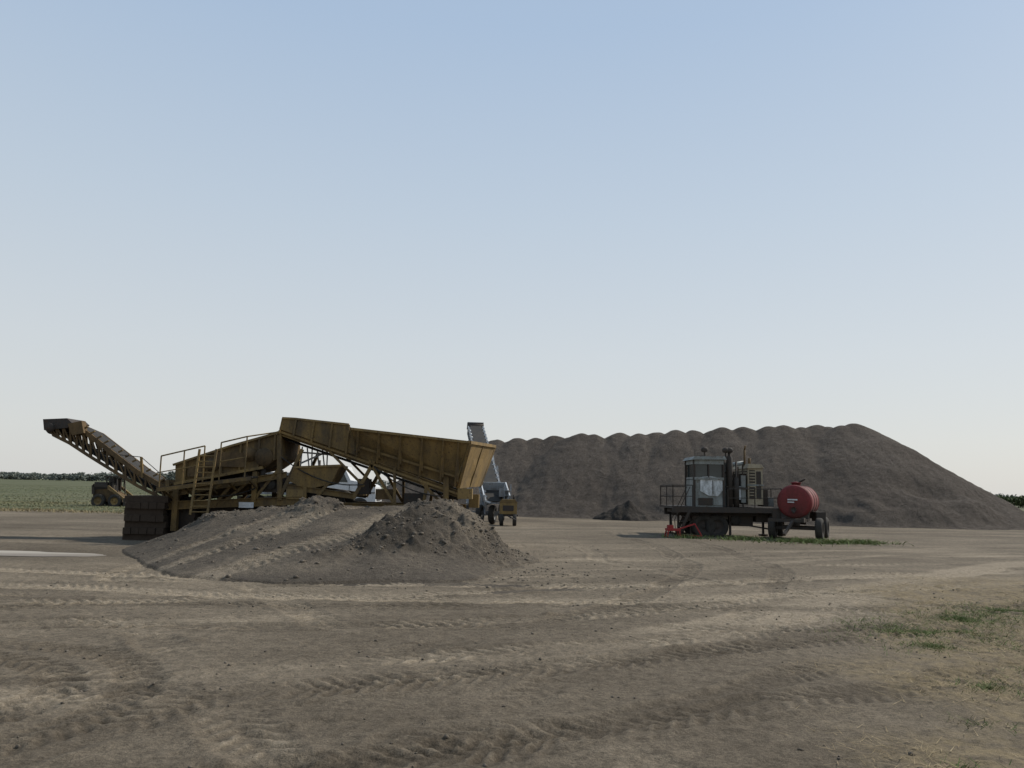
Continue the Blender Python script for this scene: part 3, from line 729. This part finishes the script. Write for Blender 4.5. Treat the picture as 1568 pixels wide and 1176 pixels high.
# cab
for (u,d) in ((1062,.1),(1107,.1),(1062,1.6),(1107,1.6)): wbox(u-1.6,u+1.6,702,776,d-.04,d+.04,'steel')
wbox(1062,1107,734,776,.11,1.6,'greygreen')
wbox(1064,1105,707,732,.13,1.58,'glass')
wbox(1062,1107,731,735,.05,1.64,'greygreen')
wbox(1062,1107,703,711,.05,1.64,'greygreen')
wbox(1083,1085,707,732,.06,.14,'steel')
mb.extr([W(1058,704,-.05),W(1062,699,-.05),W(1108,699,-.05),W(1111,704,-.05)],(0,1.8,0),'greygreen')
mb.plate([W(1071,731,.085),W(1084,729,.085),W(1096,731,.085),W(1107,733,.085),W(1108,748,.085),W(1098,760,.085),W(1084,759,.085),W(1071,752,.085)],.02,'pale')
mb.box(W(1079,768,.09),(.55,.03,.28),'steel'); mb.box(W(1098,768,.09),(.35,.03,.28),'greygreen')
mb.tube(W(1090,736,.05),W(1090,756,.05),.012,'steel',5)
mb.plate([W(1109,706,.3),W(1109,706,1.4),W(1109,735,1.4),W(1109,735,.3)],.02,'glass')
for u,v in ((1080,688),(1113,689),(1119,689)):
    mb.tube(W(u,702,.3),W(u,v+3,.3),.03,'steel',6); mb.lathe(W(u,v+4,.3),(0,0,1),[(.0,0),(.10,0),(.14,.05),(.14,.14),(.07,.2),(0,.21)],'steel',12)
mb.tube(W(1067,702,.5),W(1067,686,.5),.012,'steel',5)
wbox(1110,1124,708,776,.5,1.5,'greygreen')
mb.lathe(W(1119,776,.35),(0,0,1),[(0,0),(.12,0),(.12,1.9),(.06,2.0),(.06,2.25),(0,2.25)],'steel',14)
mb.lathe(W(1129,776,.3),(0,0,1),[(0,0),(.10,0),(.10,1.1),(.04,1.15),(.04,1.75),(0,1.75)],'steel',14)
wbox(1124,1147,725,772,.5,1.9,'steel')
wbox(1126,1136,745,765,.3,.5,'pale'); wbox(1137,1144,728,770,.35,.5,'greygreen')
for u in (1126,1133,1140): mb.tube(W(u,776,.4),W(u,712+R.uniform(0,14),.4),.03,'steel',6)
mb.beam(W(1112,724,.4),W(1147,722,.4),.05,.05,'steel'); mb.beam(W(1112,745,.3),W(1147,748,.3),.05,.05,'steel')
mb.tube(W(1123,712,.9),W(1147,708,.9),.09,'greygreen',10)
wbox(1147,1170,716,773,.3,2.2,'cream')
mb.extr([W(1145,717,.22),W(1148,710,.22),W(1167,711,.22),W(1172,717,.22)],(0,2.06,0),'cream')
wbox(1149,1158,720,764,.285,.30,'steel')
for k in range(9): wbox(1149,1158,722+k*4.5,723.5+k*4.5,.26,.31,'cream')
wbox(1160,1167,722,764,.275,.31,'steel'); wbox(1146,1171,742,744,.27,.31,'greygreen')
mb.tube(W(1148,716,.8),W(1148,688,.8),.045,'rust',8); mb.tube(W(1148,688,.8),W(1149,681,.75),.035,'rust',8)
mb.tube(W(1160,712,1.2),W(1160,700,1.2),.06,'rust',8)
wbox(1172,1180,750,776,.5,1.2,'steel'); wbox(1180,1190,762,776,.6,1.4,'greygreen')
def wr(pts,h):
    mb.rail([W(u,776.5,d) for u,d in pts],h,'steel',.02)
wr([(1028,-.05),(1058,-.05)],.85); wr([(1028,-.05),(1028,2.5)],.85); wr([(1112,-.05),(1194,-.05)],.7); wr([(1194,-.05),(1194,2.5)],.7); wr([(1028,2.5),(1194,2.5)],.8)
for u in (1078,1098):
    mb.wheel(W(u,806,.35),(0,1,0),.46,.26); mb.wheel(W(u,806,2.1),(0,1,0),.46,.26)
wbox(1066,1110,790,800,.35,2.0,'steel')
for d in (.3,2.1): mb.beam(W(1060,792,d),W(1115,793,d),.08,.12,'steel')
wbox(1124,1156,790,806,.5,1.9,'steel'); mb.tube(W(1128,797,.35),W(1128,797,2.1),.2,'rubber',16)
wbox(1160,1180,788,800,.4,2.1,'steel')
for u in (1040,1060,1120,1190): 
    for d in (.45,2.0):
        p=W(u,788,d); mb.beam(p,Vector((p.x,p.y,.03)),.08,.08,'steel'); mb.box((p.x,p.y,.03),(.3,.3,.06),'wood')
mb.beam(W(1120,800,.4),W(1190,812,.4),.05,.06,'steel'); mb.beam(W(1064,795,.3),W(1040,818,.4),.05,.06,'steel')
for d in (-.1,.5):
    mb.beam(W(1054,779,d),W(1034,824,d),.04,.10,'steel'); mb.tube(W(1054,745,d),W(1030,795,d),.016,'steel',6); mb.tube(W(1030,795,d),W(1032,824,d),.016,'steel',6)
for k in range(6):
    t=(k+.5)/6; p=W(1054-20*t,779+45*t,.2); mb.box(p,(.22,.6,.03),'steel')
mb.done()
mb=MB('red_drawbar_stand')
p=W(1024,822,-.5); x,y=p.x,p.y
mb.box((x,y,.28),(.50,.5,.08),'redb'); mb.box((x-.1,y,.38),(.2,.3,.14),'redb')
for a in (-.2,.2):
    for b in (-.2,.2): mb.beam((x+a,y+b,.28),(x+a*1.3,y+b*1.2,0),.05,.05,'redb')
mb.beam((x+.2,y,.3),(x+.9,y+.3,.5),.05,.05,'redb'); mb.beam((x+.2,y,.08),(x+1.1,y,.06),.05,.05,'redb'); mb.beam((x+.9,y+.3,.5),(x+1.1,y,.06),.04,.04,'redb')
mb.done()

# ------------------------------------------------------------------ red tank trailer
mb=MB('red_tank_trailer')
nc=Vector((10.88,31.0,1.43)); axv=Vector((.46,.89,0)).normalized(); sdv=Vector((.89,-.46,0)); r=.63; Lt=2.3
mb.lathe(nc-axv*.06,axv,[(0,0),(.3,.01),(.5,.03),(.59,.05),(r,.10),(r,.11)],'red',48)
mb.lathe(nc,axv,[(r,.05),(r,Lt)],'red',48)
mb.lathe(nc,axv,[(r,Lt),(.55,Lt+.1),(.3,Lt+.17),(0,Lt+.19)],'red',48)
for t in (.08,.8,1.5,2.2): mb.lathe(nc,axv,[(r,t-.03),(r+.015,t-.02),(r+.015,t+.02),(r,t+.03)],'steel' if t>.5 and t<2 else 'red',48)
mc=nc+axv*.55+Vector((0,0,r-.03)); mb.lathe(mc,(0,0,1),[(.17,0),(.17,.1),(.2,.1),(.2,.14),(0,.17)],'red',18)
mb.tube(nc+axv*.5+sdv*.1+Vector((0,0,r+.1)),nc+axv*.5+sdv*.35+Vector((0,0,r+.25)),.04,'steel',8)
mb.tube(nc+axv*1.3+Vector((0,0,r-.02)),nc+axv*1.3+Vector((0,0,r+.15)),.03,'steel',8)
f=nc-axv*.075
mb.plate([f+sdv*-.24+Vector((0,0,.05)),f+sdv*.12+Vector((0,0,.05)),f+sdv*.12+Vector((0,0,.10)),f+sdv*-.24+Vector((0,0,.10))],.008,'white')
mb.plate([f+sdv*-.24+Vector((0,0,-.04)),f+sdv*.0+Vector((0,0,-.04)),f+sdv*.0+Vector((0,0,0)),f+sdv*-.24+Vector((0,0,0))],.008,'white')
mb.tube(f+Vector((0,0,-.35)),f-axv*.25+Vector((0,0,-.4)),.045,'steel',8); mb.lathe(f-axv*.2+Vector((0,0,-.3)),axv,[(.1,0),(.1,.02),(0,.02)],'steel',12)
for s in (-.35,.35):
    mb.beam(nc+sdv*s-axv*.5+Vector((0,0,-.68)),nc+sdv*s+axv*(Lt+.2)+Vector((0,0,-.68)),.1,.16,'steel')
for t in (0.1,1.1,2.1):
    mb.beam(nc+axv*t-sdv*.5+Vector((0,0,-.57)),nc+axv*t+sdv*.5+Vector((0,0,-.57)),.1,.14,'steel')
    for s in (-.48,.48): mb.plate([nc+axv*t+sdv*s*1.15+Vector((0,0,-.3)),nc+axv*t+sdv*s+Vector((0,0,-.6)),nc+axv*t+sdv*s*.5+Vector((0,0,-.55))],.06,'steel')
for t in (.25,2.0):
    c=nc+axv*t; c.z=.42
    for s in (-.85,.85): mb.wheel(c+sdv*s,sdv,.42,.26,hub='steel'); 
    mb.beam(c-sdv*.8,c+sdv*.8,.1,.1,'steel'); mb.beam(c+Vector((0,0,.1)),c+Vector((0,0,.3)),.6,.1,'steel')
mb.box(nc+sdv*.78+axv*.7+Vector((0,0,-.55)),(.35,.5,.35),'steel')
mb.box(nc-sdv*.75+axv*.3+Vector((0,0,-.5)),(.4,.5,.3),'steel')
mb.beam(nc-axv*.5+Vector((0,0,-.72)),nc-axv*1.3-sdv*.2+Vector((0,0,-1.2)),.08,.1,'steel')
mb.beam(nc-axv*.5+sdv*.3+Vector((0,0,-.7)),nc-axv*.5-sdv*.9+Vector((0,0,-.7)),.08,.12,'steel')
mb.done()

# ------------------------------------------------------------------ distant trees
def foliage(name,items,mat,per,qs):
    P=[];
    for (x,y,h,w) in items:
        k=per; cn=6
        cc=rng.normal(0,1,(cn,3))*[w*.28,w*.28,h*.18]+[0,0,h*.6]
        idx=rng.integers(0,cn,k); p=cc[idx]+rng.normal(0,1,(k,3))*[w*.16,w*.16,h*.14]; p[:,2]=np.clip(p[:,2],.05*h,h*1.05)
        P.append(p+[x,y,0])
    P=np.concatenate(P); n=len(P)
    a=rng.normal(0,1,(n,3)); a/=np.linalg.norm(a,axis=1,keepdims=True); b=np.cross(a,rng.normal(0,1,(n,3))); b/=np.linalg.norm(b,axis=1,keepdims=True)
    q=qs*rng.uniform(.5,1.3,(n,1))
    V=np.stack([P-a*q-b*q*.6,P+a*q-b*q*.5,P+a*q*.8+b*q*.6,P-a*q*.7+b*q*.6],1).reshape(-1,3)
    return mesh_np(name,V,np.arange(4*n),4,mat)
it=[]
for i in range(420):
    x=-620+ i*1.05+R.uniform(-2,2)
    big=(vnoise(np.array([x*.02]),np.array([3.0]),400)[0])
    it.append((x,720+R.uniform(-25,25),3.8+5.2*big*R.uniform(.5,1.2),7+R.uniform(0,3)))
for i in range(300):
    x=-200+i*4; it.append((x,1000+R.uniform(-30,30),5+R.uniform(0,3),12))
foliage('distant_tree_line',it,M['leaf'],110,.8)
it=[(92+i*3.1+R.uniform(-1,1),158+R.uniform(-5,5),R.uniform(1.7,3.0),4) for i in range(22)]
foliage('bush_row',it,M['bush'],700,.22)

# ------------------------------------------------------------------ world, sun, camera
w=bpy.data.worlds.new('World'); scn.world=w; w.use_nodes=True; nt=w.node_tree
bg=nt.nodes['Background']
sky=nt.nodes.new('ShaderNodeTexSky'); sky.sky_type='NISHITA'; sky.sun_disc=False
AZ=math.radians(60); EL=math.radians(41)
sky.sun_elevation=EL; sky.sun_rotation=AZ; sky.air_density=1.0; sky.dust_density=1.5; sky.ozone_density=1.5; sky.altitude=0
# smoke haze: the clear-sky model is veiled by a pale layer that thickens to the horizon
tc=nt.nodes.new('ShaderNodeTexCoord'); sep=nt.nodes.new('ShaderNodeSeparateXYZ'); nt.links.new(tc.outputs['Generated'],sep.inputs[0])
hz=ramp(nt,sep.outputs['Z'],[(0.0,(.70,.70,.68)),(.06,(.705,.72,.71)),(.16,(.66,.705,.735)),(.32,(.555,.645,.74)),(.52,(.43,.555,.725)),(1.0,(.30,.44,.65))])
sc=nt.nodes.new('ShaderNodeVectorMath'); sc.operation='SCALE'; nt.links.new(hz,sc.inputs[0]); sc.inputs['Scale'].default_value=10.0
mx=mix(nt,.88,sky.outputs[0],sc.outputs[0])
nt.links.new(mx,bg.inputs['Color']); bg.inputs['Strength'].default_value=.10
sl=bpy.data.lights.new('sun','SUN'); sl.energy=4.3; sl.angle=math.radians(.9); sl.color=(1,.93,.83)
so=bpy.data.objects.new('sun',sl); COL.objects.link(so)
d=Vector((math.sin(AZ)*math.cos(EL),math.cos(AZ)*math.cos(EL),math.sin(EL)))
so.rotation_euler=d.to_track_quat('Z','Y').to_euler(); so.location=(0,0,50)
cam=bpy.data.cameras.new('camera'); cam.sensor_width=36; cam.lens=36*1231/1568; cam.clip_end=20000; cam.clip_start=.05
co=bpy.data.objects.new('camera',cam); COL.objects.link(co)
co.matrix_world=Matrix.Translation((0,0,1.7))@Matrix.Rotation(math.radians(90+7.4),4,'X')@Matrix.Rotation(math.radians(1.24),4,'Z')
scn.camera=co
scn.view_settings.view_transform='Standard'; scn.view_settings.look='None'; scn.view_settings.exposure=0
